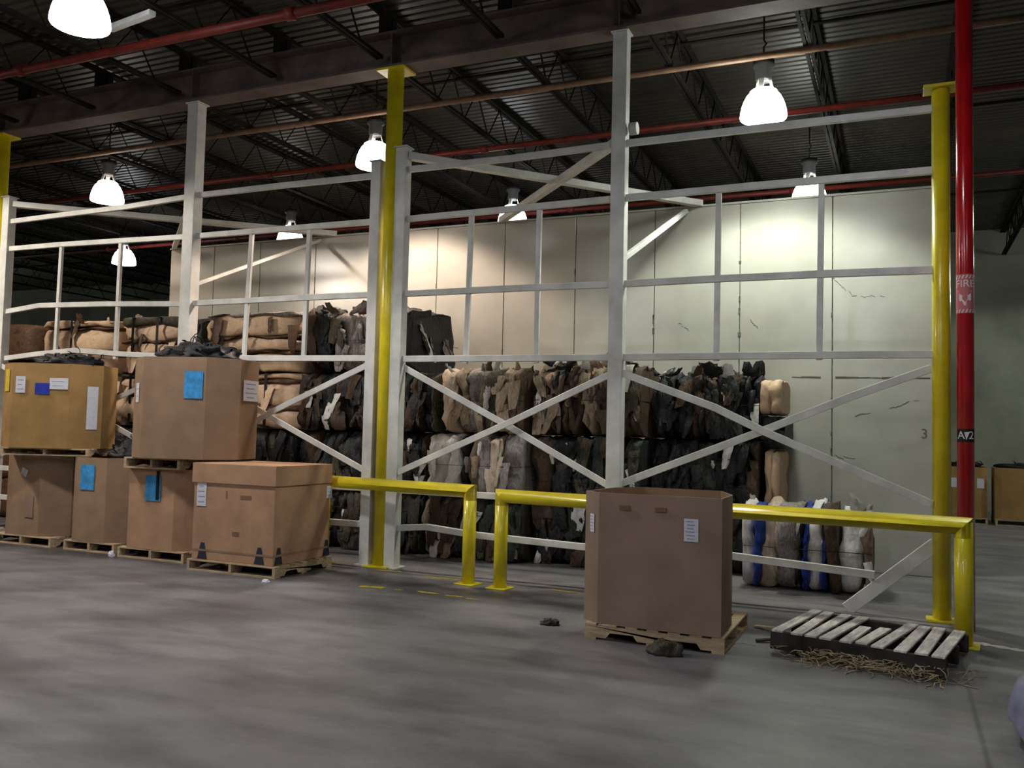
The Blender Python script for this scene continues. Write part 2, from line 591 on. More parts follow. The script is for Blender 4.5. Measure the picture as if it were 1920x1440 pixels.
def column(name, x, y, top, r, label, mtl='yellow_paint'):
    o = thing(name, label, 'column', (x, y, 0))
    b = bmesh.new()
    tube(b, [(0, 0, 0.02), (0, 0, top - 0.02)], r, 28)
    build('shaft', b, mtl, o)
    b = bmesh.new()
    box(b, -r * 1.7, r * 1.7, -r * 1.5, r * 1.5, 0, 0.02)
    bevel(b, .003)
    build('base_plate', b, mtl, o)
    b = bmesh.new()
    box(b, -r * 1.9, r * 1.9, -r * 1.5, r * 1.5, top - 0.03, top)
    bevel(b, .003)
    build('cap_plate', b, mtl, o)
    return o


column('steel_column', -5.885, 0, 6.25, 0.105, 'tall yellow round steel column between the two white frame posts')
column('steel_column', -13.22, 0, 6.25, 0.105, 'yellow steel column at the left edge beside the last white post')
rc = column('steel_column', 0.35, 0, 5.17, 0.082, 'short yellow steel column at the right end of the white frame')

RX, RY, RR = 0.535, -0.35, 0.074
ris = thing('sprinkler_riser', 'glossy red vertical fire riser pipe beside the right yellow column', 'pipe', (RX, RY, 0))
b = bmesh.new()
tube(b, [(0, 0, 0.0), (0, 0, ZD)], RR, 32)
build('pipe', b, 'red_paint', ris)
FACE = math.atan2(CAM.y - RY, CAM.x - RX)      # the stickers look down the aisle


def wrap(b, r, zc):
    """Bend a flat x-up mesh (x sideways, y up, z out) around the riser."""
    for v in b.verts:
        a = FACE + v.co.x / r
        rr = r + v.co.z
        v.co = Vector((rr * math.cos(a), rr * math.sin(a), zc + v.co.y))


def patch(w_, h_, out=0.001):
    b = bmesh.new()
    n = 10
    lo = [bm_v for bm_v in (b.verts.new((-w_ / 2 + w_ * i / n, -h_ / 2, out)) for i in range(n + 1))]
    hi = [b.verts.new((-w_ / 2 + w_ * i / n, h_ / 2, out)) for i in range(n + 1)]
    for i in range(n):
        b.faces.new((lo[i], lo[i + 1], hi[i + 1], hi[i]))
    return b


ZF = 3.06
b = patch(0.24, 0.36)
wrap(b, RR, ZF)
st = build('fire_sticker', b, 'sticker_rose', ris)
st['label'] = 'rose and white FIRE sticker with a downward arrow'
b = text_mesh('FIRE', 0.095)
bmesh.ops.subdivide_edges(b, edges=[e for e in b.edges if e.calc_length() > 0.03], cuts=2)
bmesh.ops.translate(b, vec=(0, 0.09, 0.003), verts=b.verts)
wrap(b, RR, ZF)
build('lettering', b, 'sticker_white', st)
b = bmesh.new()
for s in range(7):                              # hatch bands top and bottom
    for zc in (0.155, -0.16):
        x = -0.09 + s * 0.03
        vs = [b.verts.new(p) for p in ((x, zc - 0.016, .003), (x + .012, zc - 0.016, .003), (x + .026, zc + 0.016, .003), (x + .014, zc + 0.016, .003))]
        b.faces.new(vs)
wrap(b, RR, ZF)
build('hatch_print', b, 'sticker_white', st)
b = bmesh.new()
box(b, -0.06, 0.06, 0.018, 0.026, 0.002, 0.003)
wrap(b, RR, ZF)
build('rule_print', b, 'sticker_white', st)
b = bmesh.new()
outer = [(-0.05, 0.0), (0.05, 0.0), (0.05, -0.06), (0.0, -0.115), (-0.05, -0.06)]
inner = [(-0.022, -0.022), (0.022, -0.022), (0.022, -0.05), (0.0, -0.078), (-0.022, -0.05)]
ov = [b.verts.new((x, y, .003)) for x, y in outer]
iv = [b.verts.new((x, y, .003)) for x, y in inner]
for k in range(5):
    b.faces.new((ov[k], iv[k], iv[(k + 1) % 5], ov[(k + 1) % 5]))
wrap(b, RR, ZF)
build('arrow_print', b, 'sticker_white', st)
ZA = 1.76
b = patch(0.17, 0.12)
wrap(b, RR, ZA)
sa = build('location_sticker', b, 'sticker_black', ris)
sa['label'] = 'small black sticker reading A 2'
b = text_mesh('A 2', 0.1)
bmesh.ops.translate(b, vec=(0, 0, 0.003), verts=b.verts)
wrap(b, RR, ZA)
build('lettering', b, 'sticker_white', sa)
b = bmesh.new()
vs = [b.verts.new(p) for p in ((-0.012, 0.03, .0045), (0.034, 0.035, .0045), (0.006, -0.04, .0045))]
b.faces.new(vs)
wrap(b, RR, ZA)
build('arrow_print', b, 'sticker_white', sa)

# ------------------------------------------------------------------ the white steel frames
SIDE = Vector((0, 1, 0))


def member(name, parent, pts, w_, h_, side=SIDE, mtl='white_paint'):
    b = bmesh.new()
    bar(b, pts, w_, h_, side)
    bevel(b, 0.004)
    return build(name, b, mtl, parent)


def px(pts, y=0.0):
    return [at(a, b_, 1, y) for a, b_ in pts]


def post(parent, x, w_, top, z0=0.0, plate=True):
    b = bmesh.new()
    box(b, x - w_ / 2, x + w_ / 2, -w_ * .45, w_ * .45, z0 + 0.012, top - 0.012)
    bevel(b, 0.008, 2)
    p = build('post', b, 'white_paint', parent)
    b = bmesh.new()
    if plate:
        box(b, x - w_ * .8, x + w_ * .8, -w_ * .8, w_ * .8, z0, z0 + 0.014)
        build('base_plate', b, 'white_paint', p)
    b = bmesh.new()
    box(b, x - w_ * .62, x + w_ * .62, -w_ * .6, w_ * .6, top - 0.014, top)
    build('cap_plate', b, 'white_paint', p)
    return p


fr = thing('steel_frame', 'white steel frame with X braces between the tall yellow column and the right yellow column', 'frame')
post(fr, -5.735, 0.155, 5.24)
post(fr, -2.905, 0.165, 6.25)
GW, GH = 0.05, 0.075
member('girt', fr, px([(766, 318), (960, 297), (1166, 270), (1400, 243), (1757, 203)]), GW, GH)
member('girt', fr, px([(762, 411), (960, 392), (1166, 372), (1400, 350), (1757, 319)]), GW, GH)
member('girt', fr, px([(758, 551), (960, 541), (1157, 533), (1340, 523), (1535, 514), (1757, 506)], -.002), GW, GH)
member('girt', fr, px([(753, 673), (950, 672), (1150, 670), (1400, 667), (1757, 664)]), GW, GH)
member('girt', fr, [(-5.68, 0, 0.95), (-2.9, 0, 0.93), (0.28, 0, 0.92)], GW, GH)
member('girt', fr, px([(742, 990), (800, 988), (890, 1003), (1090, 1025), (1370, 1042), (1640, 1078)]), GW, GH)
for x0, x1 in ((884, 873), (1011, 1005), (1347, 1343), (1540, 1536)):
    a = at(x0, 400, 1, 0.0)
    gz = lambda p, q, x: p.z + (q.z - p.z) * (x - p.x) / (q.x - p.x)
    top = gz(at(762, 411, 1, 0), at(1757, 319, 1, 0), a.x)
    member('mullion', fr, [(at(x1, 655, 1, 0).x, 0.01, 2.5), (a.x, 0.01, top - .03)], 0.045, 0.06)
member('brace', fr, px([(752, 686), (960, 803), (1140, 910)], 0.045), 0.02, 0.075)
member('brace', fr, px([(745, 886), (960, 790), (1141, 703)], -0.045), 0.02, 0.075)
member('brace', fr, px([(1165, 699), (1340, 764), (1430, 808), (1748, 946)], -0.045), 0.02, 0.08)
member('brace', fr, px([(1158, 909), (1430, 808), (1600, 742), (1748, 690)], 0.045), 0.02, 0.08)
member('brace', fr, [(-0.5, 0.02, 0.02), (0.3, 0.02, 0.72)], 0.03, 0.13).name = 'knee_brace'
member('roof_brace', fr, [(-5.68, 0, 5.13), (-2.6, 2.94, 4.99)], 0.1, 0.09, Vector((1, 0, 0)))
member('roof_brace', fr, [(-2.9, 0.05, 5.05), (-5.72, 2.94, 4.99)], 0.1, 0.09, Vector((1, 0, 0)))
member('knee_brace', fr, [(-2.88, 0.05, 3.66), (-2.8, 2.9, 4.9)], 0.06, 0.06, Vector((1, 0, 0)))
b = bmesh.new()
tube(b, [(-2.79, -0.02, 5.12), (-2.70, -0.02, 5.12)], 0.07, 14)
build('lifting_eye', b, 'white_paint', fr)

fl = thing('steel_frame', 'white steel frame behind the stacked boxes, left of the tall yellow column', 'frame')
post(fl, -6.105, 0.14, 5.1)
post(fl, -9.17, 0.19, 6.25)
post(fl, -12.99, 0.15, 5.24)
member('girt', fl, px([(18, 416), (110, 404), (240, 388), (366, 367), (520, 349), (700, 330)]), GW, GH)
member('girt', fl, px([(16, 467), (110, 459), (220, 452), (353, 444), (500, 432), (697, 416)]), GW, GH)
member('girt', fl, px([(4, 586), (75, 573), (200, 570), (340, 570), (460, 564), (575, 558), (692, 553)]), GW, GH)
member('girt', fl, px([(10, 672), (70, 664), (140, 657), (230, 664), (330, 669), (490, 672), (688, 672)]), GW, GH)
member('girt', fl, [(-12.95, 0, 0.95), (-9.17, 0, 0.95), (-6.13, 0, 0.95)], GW, GH)
member('girt', fl, [(-12.95, 0, 0.50), (-9.17, 0, 0.50), (-6.13, 0, 0.50)], GW, GH)
for x0, x1, ty in ((114, 103, 459), (225, 216, 452), (470, 457, 434), (578, 569, 425)):
    a = at(x0, 480, 1, 0.0)
    member('mullion', fl, [(at(x1, 655, 1, 0).x, 0.01, 2.62), (a.x, 0.01, at(x0, ty, 1, 0).z)], 0.045, 0.06)
member('brace', fl, px([(690, 684), (510, 772)], -0.03) + [Vector((-9.12, -0.03, 1.16))], 0.02, 0.075)
member('brace', fl, px([(683, 882), (510, 784)], 0.03) + [Vector((-9.12, 0.045, 2.5))], 0.02, 0.075)
member('brace', fl, [(-9.2, -0.03, 1.15), (-11.1, -0.03, 1.9), (-12.95, -0.03, 2.55)], 0.02, 0.075)
member('brace', fl, [(-9.2, 0.045, 2.5), (-11.1, 0.045, 1.86), (-12.95, 0.045, 1.15)], 0.02, 0.075)
member('roof_brace', fl, [(-12.99, 0, 5.13), (-8.8, 2.94, 4.99)], 0.1, 0.09, Vector((1, 0, 0)))
member('roof_brace', fl, [(-9.17, 0.05, 5.06), (-12.45, 2.94, 4.99)], 0.08, 0.08, Vector((1, 0, 0)))
member('knee_brace', fl, [(-9.15, 0.05, 3.66), (-9.1, 2.9, 4.9)], 0.05, 0.05, Vector((1, 0, 0)))

# ------------------------------------------------------------------ yellow guard rails


def guard_rail(pa, pb, h, label, r=0.073):
    pa, pb = Vector((*pa, 0)), Vector((*pb, 0))
    d = pb - pa
    o = thing('guard_rail', label, 'guard rail', pa, math.atan2(d.y, d.x), 'yellow guard rails')
    L = d.length
    # one bent run of mitred pipe: two posts and the rail
    for x in (0.0, L):
        b = bmesh.new()
        tube(b, [(x, 0, 0.012), (x, 0, h - 0.04)], r, 24)
        build('post', b, 'yellow_paint', o)
        b = bmesh.new()
        box(b, x - .12, x + .12, -.11, .11, 0, 0.014)
        bevel(b, .003)
        build('foot_plate', b, 'yellow_paint', o)
    b = bmesh.new()
    n = 24
    ra, rb = [], []
    for k in range(n):                       # ends cut at 45 degrees onto the posts
        a = 2 * PI * k / n
        yy, zz = r * math.cos(a), r * math.sin(a)
        ra.append(b.verts.new((-zz, yy, h - r + zz)))
        rb.append(b.verts.new((L + zz, yy, h - r + zz)))
    for k in range(n):
        f = b.faces.new((ra[k], ra[(k + 1) % n], rb[(k + 1) % n], rb[k]))
        f.smooth = True
    for ring, x in ((ra, 0.0), (rb, L)):
        low = [b.verts.new((v.co.x, v.co.y, h - 2.4 * r)) for v in ring]
        for k in range(n):
            f = b.faces.new((ring[k], low[k], low[(k + 1) % n], ring[(k + 1) % n]))
            f.smooth = True
    build('top_rail', b, 'yellow_paint', o)
    return o


guard_rail((-6.62, -0.19), (-4.40, -0.56), 1.10, 'yellow pipe guard rail crossing in front of the tall yellow column')
guard_rail((-3.99, -0.61), (0.475, -1.06), 1.07, 'yellow pipe guard rail behind the lone box, ending at the red riser')

# ------------------------------------------------------------------ hanging lamps
PROF_OUT = [(0.272, 0.0), (0.28, 0.02), (0.276, 0.07), (0.262, 0.14), (0.238, 0.21), (0.205, 0.275), (0.188, 0.295), (0.17, 0.3), (0.165, 0.335), (0.14, 0.352), (0.115, 0.36)]


def make_lamp(shade_mat):
    o = bpy.data.objects.new('high_bay_lamp', None)
    COL.objects.link(o)
    b = bmesh.new()
    lathe(b, PROF_OUT + [(0.108, 0.35)] + [(r - 0.006, z) for r, z in PROF_OUT[::-1][1:]], 40)
    build('bell_shade', b, shade_mat, o)
    for a in range(3):
        b = bmesh.new()
        t = 2 * PI * a / 3 + .4
        bar(b, [(0.12 * math.cos(t), 0.12 * math.sin(t), 0.345), (0.075 * math.cos(t), 0.075 * math.sin(t), 0.5)], 0.06, 0.012, Vector((0, 0, 1)).cross(Vector((math.cos(t), math.sin(t), 0))))
        build('bracket', b, 'clear_film', o)
    b = bmesh.new()
    lathe(b, [(0, 0.46), (0.075, 0.46), (0.1, 0.49), (0.1, 0.62), (0.13, 0.64), (0.13, 0.72), (0, 0.74)], 24)
    build('ballast_housing', b, 'ballast', o)
    b = bmesh.new()
    tube(b, [(0, 0, 0.73), (0, 0, 0.9), (0.03, 0, 0.94), (0, 0, 0.99), (0, 0, ZD - LAMP_Z)], 0.012, 8)
    build('hook', b, 'ballast', o)
    return o


LAMP_LAB = ['large hanging bell lamp at the top left, nearest the viewer', 'hanging bell lamp glowing greenish white before the right half of the partition',
            'hanging warm bell lamp just left of the tall yellow column top', 'hanging warm bell lamp at the left, above the sloping white roof brace',
            'far bell lamp half hidden by the partition top, before the right mullion', 'far bell lamp crossed by a slanting roof brace, mid partition',
            'small far bell lamp left of the tall yellow column, over the partition top', 'small far bell lamp cut in two by a mullion at far left']
for (x, y, tint, watts, sm), lab in zip(LAMPS, LAMP_LAB):
    o = make_lamp(sm)
    tag(o, lab, 'lamp', 'hanging high bay lamps')
    o.location = (x, y, LAMP_Z)
    ld = bpy.data.lights.new('lamp_beam', 'SPOT')
    ld.energy = watts
    ld.color = tint
    ld.spot_size = math.radians(125)
    ld.spot_blend = 0.28
    ld.shadow_soft_size = 0.2
    lo_ = bpy.data.objects.new('lamp_beam', ld)
    COL.objects.link(lo_)
    lo_.parent = o
    lo_.location = (0, 0, 0.0)
for x, y, tint, watts, sm, place in LAMPS_UNSEEN:
    o = make_lamp(sm)
    tag(o, 'hanging bell lamp ' + place, 'lamp', 'hanging high bay lamps')
    o.location = (x, y, LAMP_Z)
    ld = bpy.data.lights.new('unseen_lamp_beam', 'SPOT')  # wide beams of the unseen lamps, mostly added fill
    ld.energy = watts
    ld.color = tint
    ld.spot_size = math.radians(174)
    ld.spot_blend = 0.12
    ld.shadow_soft_size = 0.22
    lo_ = bpy.data.objects.new('unseen_lamp_beam', ld)
    COL.objects.link(lo_)
    lo_.parent = o

# white channel hanging beside the near lamp
b = bmesh.new()
bar(b, [at(206, 54, 2, 6.3), at(286, 24, 2, 6.3)], 0.09, 0.06, Vector((0, 1, 0)))
bevel(b, .004)
tag(build('strut_channel', b, 'white_paint'), 'short white steel channel under the joists beside the near lamp', 'channel')

# ------------------------------------------------------------------ pallets and gaylord boxes


def pallet(cx, cy, z, w_, d_, h, rot, along, label, mtl='wood', group='pallets under the boxes', boards=7):
    """along: 'x' puts the stringers across the front (notched side seen), 'y' shows stringer ends."""
    o = thing('wooden_pallet', label, 'pallet', (cx, cy, z), rot, group)
    A, B = (w_, d_) if along == 'x' else (d_, w_)
    M = Matrix.Identity(4) if along == 'x' else Matrix.Rotation(PI / 2, 4, 'Z')
    t = 0.018

    def put(name, b, m=mtl):
        bmesh.ops.transform(b, matrix=M, verts=b.verts)
        return build(name, b, m, o)
    for s in (-1, 0, 1):                                          # notched stringers
        yy = s * (B / 2 - 0.02)
        prof = [(-A / 2, t), (-A * .34, t), (-A * .31, t + .045), (-A * .14, t + .045), (-A * .11, t), (A * .11, t), (A * .14, t + .045), (A * .31, t + .045), (A * .34, t), (A / 2, t), (A / 2, h - t), (-A / 2, h - t)]
        b = bmesh.new()
        f0 = [b.verts.new((x, yy - .019, zz)) for x, zz in prof]
        f1 = [b.verts.new((x, yy + .019, zz)) for x, zz in prof]
        b.faces.new(f0)
        b.faces.new(f1[::-1])
        for k in range(len(prof)):
            k2 = (k + 1) % len(prof)
            b.faces.new((f0[k2], f0[k], f1[k], f1[k2]))
        bmesh.ops.triangulate(b, faces=[f for f in b.faces if len(f.verts) > 4])
        put('stringer', b)
    for k in range(boards):
        x = -A / 2 + 0.05 + (A - 0.1) * k / (boards - 1)
        b = bmesh.new()
        box(b, x - .05, x + .05, -B / 2, B / 2, h - t, h)
        bevel(b, .002)
        put('deck_board', b)
    for k in range(3):
        x = (-A / 2 + 0.05, 0, A / 2 - 0.05)[k]
        b = bmesh.new()
        box(b, x - .05, x + .05, -B / 2, B / 2, 0, t)
        put('bottom_board', b)
    return o


def octagon(w_, d_, c):
    a, b_ = w_ / 2, d_ / 2
    return [(-a + c, -b_), (a - c, -b_), (a, -b_ + c), (a, b_ - c), (a - c, b_), (-a + c, b_), (-a, b_ - c), (-a, -b_ + c)]


def gaylord(cx, cy, z, w_, d_, h, c, rot, label, mtl='cardboard', group=None, slots=False, bulge=0.012, poly=None):
    o = thing('gaylord_box', label, 'cardboard box', (cx, cy, z), rot, group)
    b = bmesh.new()
    nz_ = 6
    cache = {}

    def ring(inset, zz, bl):
        if poly:
            out = [(x * (1 - 2 * inset / w_), y * (1 - 2 * inset / d_)) for x, y in poly]
        else:
            out = octagon(w_ - 2 * inset, d_ - 2 * inset, c - inset * .4)
        n = 4
        pts = []
        for k in range(len(out)):
            p, q = Vector(out[k]), Vector(out[(k + 1) % len(out)])
            nn = Vector((q.y - p.y, p.x - q.x)).normalized()
            L = (q - p).length
            for i in range(n):
                t = i / n
                pts.append(p + (q - p) * t + nn * bl * L * math.sin(PI * t))
        return [b.verts.new((p.x, p.y, zz)) for p in pts]
    outer = [ring(0, h * i / nz_, bulge * math.sin(PI * (0.12 + 0.8 * i / nz_))) for i in range(nz_ + 1)]
    inner = [ring(0.014, h * i / nz_ if i else 0.01, bulge * math.sin(PI * (0.12 + 0.8 * i / nz_))) for i in range(nz_ + 1)]
    n = len(outer[0])
    for i in range(nz_):
        for k in range(n):
            k2 = (k + 1) % n
            b.faces.new((outer[i][k], outer[i][k2], outer[i + 1][k2], outer[i + 1][k]))
            b.faces.new((inner[i][k2], inner[i][k], inner[i + 1][k], inner[i + 1][k2])).material_index = 1
    for k in range(n):
        k2 = (k + 1) % n
        b.faces.new((outer[-1][k], outer[-1][k2], inner[-1][k2], inner[-1][k]))
    b.faces.new(outer[0][::-1])
    b.faces.new(inner[0]).material_index = 1
    if slots:
        for x in (-.24, .06):
            box(b, x - .045, x + .045, -d_ / 2 - 0.014, -d_ / 2 + 0.002, h - .13, h - .095, 2)
    build('box_body', b, [mtl, 'cardboard_in', 'cardboard_ink'], o)
    return o


def sheet(parent, name, u, z, w_, h_, mtl, d_, w_box, face='front', out=0.012, lines=0, label=None, c=0.15, tilt=0.0, v=0.0):
    """A paper stuck on a box: face front (-y), left chamfer, right (+x) or right chamfer."""
    b = bmesh.new()
    box(b, -w_ / 2, w_ / 2, -0.002, 0.0, -h_ / 2, h_ / 2)
    r = random.Random(int(z * 977) + lines)
    for i in range(lines):
        zz = h_ / 2 - h_ * (i + .8) / (lines + .6)
        ww = w_ * r.uniform(.25, .42)
        box(b, -ww, ww * r.uniform(.5, 1), -0.003, -0.002, zz - h_ * .022, zz + h_ * .022, 1)
    M = Matrix.Rotation(tilt, 4, 'Y')
    if face == 'front':
        T = Matrix.Translation((u, -d_ / 2 - out, z))
    elif face == 'right':
        T = Matrix.Translation((w_box / 2 + out, u, z)) @ Matrix.Rotation(PI / 2, 4, 'Z')
    elif face == 'leftchamfer':
        T = Matrix.Translation((-w_box / 2 + c / 2 - out * .7, -d_ / 2 + c / 2 - out * .7, z)) @ Matrix.Rotation(-PI / 4, 4, 'Z')
    else:
        T = Matrix.Translation((w_box / 2 - c / 2 + out * .7, -d_ / 2 + c / 2 - out * .7, z)) @ Matrix.Rotation(PI / 4, 4, 'Z') @ Matrix.Translation((v, 0, 0))
    bmesh.ops.transform(b, matrix=T @ M, verts=b.verts)
    o = build(name, b, [mtl, 'paper_ink'], parent)
    if label:
        o['label'] = label
    return o


def rag_heap(name, cx, cy, z, rx, ry, h, label, cat, mtl='black_rag', seed=1, strands=30, kind=None):
    r = random.Random(seed)
    b = bmesh.new()
    n, m = 28, 10
    rings = []
    for j in range(m):
        t = j / m
        row = []
        for k in range(n):
            a = 2 * PI * k / n
            rad = math.cos(t * PI / 2) ** 0.6
            p = Vector((math.cos(a) * rad, math.sin(a) * rad, math.sin(t * PI / 2)))
            q = 1 + 0.45 * noise.noise(p * 2.3 + Vector((seed * 3.1, 0, 0))) + .18 * noise.noise(p * 7 + Vector((seed, 5, 0)))
            zz = max(0.0, p.z * h * q) if j else 0.0
            row.append(b.verts.new((p.x * rx * min(q, 1.25), p.y * ry * min(q, 1.25), zz)))
        rings.append(row)
    topv = b.verts.new((0, 0, h))
    for a, c in zip(rings, rings[1:]):
        for k in range(n):
            b.faces.new((a[k], a[(k + 1) % n], c[(k + 1) % n], c[k])).smooth = True
    for k in range(n):
        b.faces.new((rings[-1][k], rings[-1][(k + 1) % n], topv)).smooth = True
    b.faces.new(rings[0][::-1])
    for s in range(strands):
        a = r.uniform(0, 2 * PI)
        q = r.uniform(.2, .95)
        p = Vector((math.cos(a) * rx * q, math.sin(a) * ry * q, h * math.sqrt(1 - q * q) * .8))
        pts = [p]
        d = Vector((r.uniform(-1, 1), r.uniform(-1, 1), r.uniform(.2, 1.2))).normalized()
        for i in range(4):
            pts.append(pts[-1] + d * r.uniform(.03, .07))
            d = (d + Vector((r.uniform(-.6, .6), r.uniform(-.6, .6), -.45))).normalized()
            if pts[-1].z < 0.01:
                pts[-1].z = 0.01
        bar(b, pts, r.uniform(.006, .03), 0.003, Vector((1, 0.3, 0)))
    return tag(build(name, b, mtl, None, (cx, cy, z)), label, cat, None, kind)


PH = 0.13
OCT = 'octagonal cardboard boxes'
# --- the lone box in the aisle
pallet(-1.84, -1.79, 0, 1.15, 1.14, PH, 0.0, 'x', 'pale wooden pallet under the lone octagonal box in the aisle')
GP = [(x + 1.84, y + 1.79) for x, y in ((-2.31, -2.35), (-1.29, -2.37), (-1.30, -1.84), (-1.48, -1.36), (-2.2, -1.34), (-2.42, -1.6), (-2.47, -2.22))]
g = gaylord(-1.84, -1.79, PH, 1.17, 1.16, 1.08, 0.15, 0.0, 'empty open-topped cardboard box standing alone on the floor before the right guard rail', 'cardboard_grey', OCT, slots=True, poly=GP)
sheet(g, 'shipping_label', 0.31, 0.82, 0.115, 0.18, 'paper_white', 1.16, 1.17, 'front', 0.016, 6)
sheet(g, 'shipping_label', 0, 0.82, 0.08, 0.15, 'paper_white', 1.14, 1.24, 'leftchamfer', 0.006, 5, c=0.15)

# --- bottom row at the left
pallet(-11.02, -0.55, 0, 1.18, 0.92, PH, 0, 'y', 'pallet under the leftmost box of the bottom row')
a_ = gaylord(-11.02, -0.55, PH, 1.2, 0.90, 1.10, 0.28, 0, 'leftmost box of the bottom row, its face scuffed and unlabelled', 'cardboard', OCT)
sheet(a_, 'torn_tape', 0.02, 0.86, 0.12, 0.10, 'clear_film', 0.90, 1.2, 'front', 0.012, 0, tilt=.4)
sheet(a_, 'faded_print', 0.14, 0.4, 0.16, 0.3, 'cardboard_grey', 0.90, 1.2, 'front', 0.012, 0)
pallet(-9.74, -0.60, 0, 0.92, 0.80, PH, 0, 'y', 'pallet under the bottom box second from the left')
b_ = gaylord(-9.76, -0.55, PH, 1.06, 0.90, 1.10, 0.24, 0, 'bottom-row box with a blue sheet and black scraps heaped on top', 'cardboard', OCT)
sheet(b_, 'blue_sheet', -0.04, 0.84, 0.25, 0.33, 'paper_blue', 0.90, 1.06, 'front', 0.014, 0)
rag_heap('scrap_heap', -9.50, -0.50, PH + 1.103, 0.26, 0.36, 0.2, 'heap of black scraps on the bottom-row box with the blue sheet, left of centre', 'scraps', seed=3)
pallet(-8.56, -0.64, 0, 1.1, 0.92, PH, 0, 'y', 'pallet under the bottom box below the tall upper box')
c_ = gaylord(-8.58, -0.60, PH, 1.15, 1.0, 1.0, 0.2, 0, 'bottom-row box with a blue sheet, squeezed beside the tan lidded box', 'cardboard_red', OCT)
sheet(c_, 'blue_sheet', 0.04, 0.76, 0.25, 0.31, 'paper_blue', 1.0, 1.15, 'front', 0.014, 0)
sheet(c_, 'dark_tear', 0.12, 0.80, 0.05, 0.36, 'sticker_black', 1.0, 1.15, 'front', 0.019, 0)

# --- the lidded box with printed triangles
DX0, DX1, DY0, DY1 = -7.60, -6.42, -1.40, -0.37
DW, DD = DX1 - DX0, DY1 - DY0
pallet((DX0 + DX1) / 2, (DY0 + DY1) / 2, 0, DW + .1, DD + .04, PH, 0, 'y', 'pallet under the tan lidded box with dark triangles')
d_ = thing('lidded_box', 'tan cardboard box with a deep lid and dark triangles along its bottom edge', 'cardboard box', ((DX0 + DX1) / 2, (DY0 + DY1) / 2, PH))
b = bmesh.new()
box(b, -DW / 2, DW / 2, -DD / 2, DD / 2, 0, 1.08)
bevel(b, 0.012, 2)


def tri(bm_, cx, face, wd=.15, ht=.2):
    pts = [(cx - wd / 2, .01), (cx + wd / 2, .01), (cx + wd * .18, ht), (cx - wd * .18, ht)]
    if face == 'front':
        vs = [bm_.verts.new((x, -DD / 2 - .002, z)) for x, z in pts]
    else:
        vs = [bm_.verts.new((DW / 2 + .002, x, z)) for x, z in pts]
    bm_.faces.new(vs).material_index = 1


tri(b, -.43, 'front'); tri(b, .40, 'front'); tri(b, -.42, 'right'); tri(b, .48, 'right')
box(b, -DW / 2 - .003, DW / 2 + .003, -DD / 2 - .003, DD / 2, 0.1, 0.125, 2)
for x, z, ww, hh in ((-.1, .72, .02, .09), (.18, .72, .16, .05), (.05, .3, .1, .05)):
    box(b, x - ww / 2, x + ww / 2, -DD / 2 - .002, -DD / 2 + .01, z, z + hh, 3)
build('box_body', b, ['cardboard_red', 'ink_blue', 'cardboard_in', 'cardboard_ink'], d_)
b = bmesh.new()
box(b, -DW / 2 - .02, DW / 2 + .02, -DD / 2 - .02, DD / 2 + .02, 0.89, 1.12)
bevel(b, 0.01, 2)
build('lid', b, 'cardboard_red', d_)
sheet(d_, 'shipping_label', -.47, 0.76, 0.14, 0.28, 'paper_white', DD, DW, 'front', 0.004, 4)
sheet(d_, 'shipping_label', 0.5, 0.78, 0.11, 0.15, 'paper_white', DD, DW, 'right', 0.004, 3)

# --- upper row
pallet(-10.62, -0.74, 1.235, 1.2, 0.90, 0.10, 0.38, 'y', 'pallet under the wide upper box at the far left')
e_ = gaylord(-10.68, -0.76, 1.335, 1.38, 1.0, 1.13, 0.30, math.radians(22), 'wide upper box at the far left with a yellow tag and a dark blue sticker', 'cardboard_olive', OCT)
sheet(e_, 'yellow_tag', 0.0, 0.90, 0.2, 0.30, 'paper_yellow', 1.0, 1.38, 'leftchamfer', 0.01, 0, c=.30)
sheet(e_, 'white_tag', -.27, 0.84, 0.13, 0.22, 'paper_white', 1.0, 1.38, 'front', 0.016, 3)
sheet(e_, 'blue_sticker', 0.03, 0.79, 0.2, 0.15, 'paper_navy', 1.0, 1.38, 'front', 0.018, 0)
sheet(e_, 'white_tag', 0.25, 0.86, 0.25, 0.15, 'paper_white', 1.0, 1.38, 'front', 0.018, 2)
sheet(e_, 'white_strip', 0, 0.55, 0.14, 0.58, 'paper_white', 1.0, 1.38, 'rightchamfer', 0.012, 0, c=.30, v=.08)
rag_heap('scrap_heap', -10.6, -0.74, 1.335 + 1.133, 0.50, 0.34, 0.13, 'low dark heap of scraps in the wide upper box with the yellow tag', 'scraps', seed=8)
pallet(-8.50, -0.70, 1.135, 0.92, 1.0, 0.135, 0, 'y', 'dark-gapped pallet under the tall upper box in the middle')
f_ = gaylord(-8.23, -0.76, 1.275, 1.42, 1.1, 1.24, 0.30, math.radians(15), 'tall upper box with a blue sheet and white label, black scraps on top', 'cardboard', OCT)
sheet(f_, 'blue_sheet', 0.26, 0.90, 0.24, 0.33, 'paper_blue', 1.1, 1.42, 'front', 0.016, 0)
sheet(f_, 'white_label', 0.02, 0.86, 0.42, 0.26, 'paper_white', 1.1, 1.42, 'right', 0.012, 4)
sheet(f_, 'white_tag', 0, 0.8, 0.14, 0.24, 'paper_white', 1.1, 1.42, 'leftchamfer', 0.01, 2, c=.30)
rag_heap('scrap_heap', -8.2, -0.74, 1.275 + 1.243, 0.5, 0.42, 0.2, 'spilling heap of black scraps on the tall upper middle box', 'scraps', seed=4, strands=60)

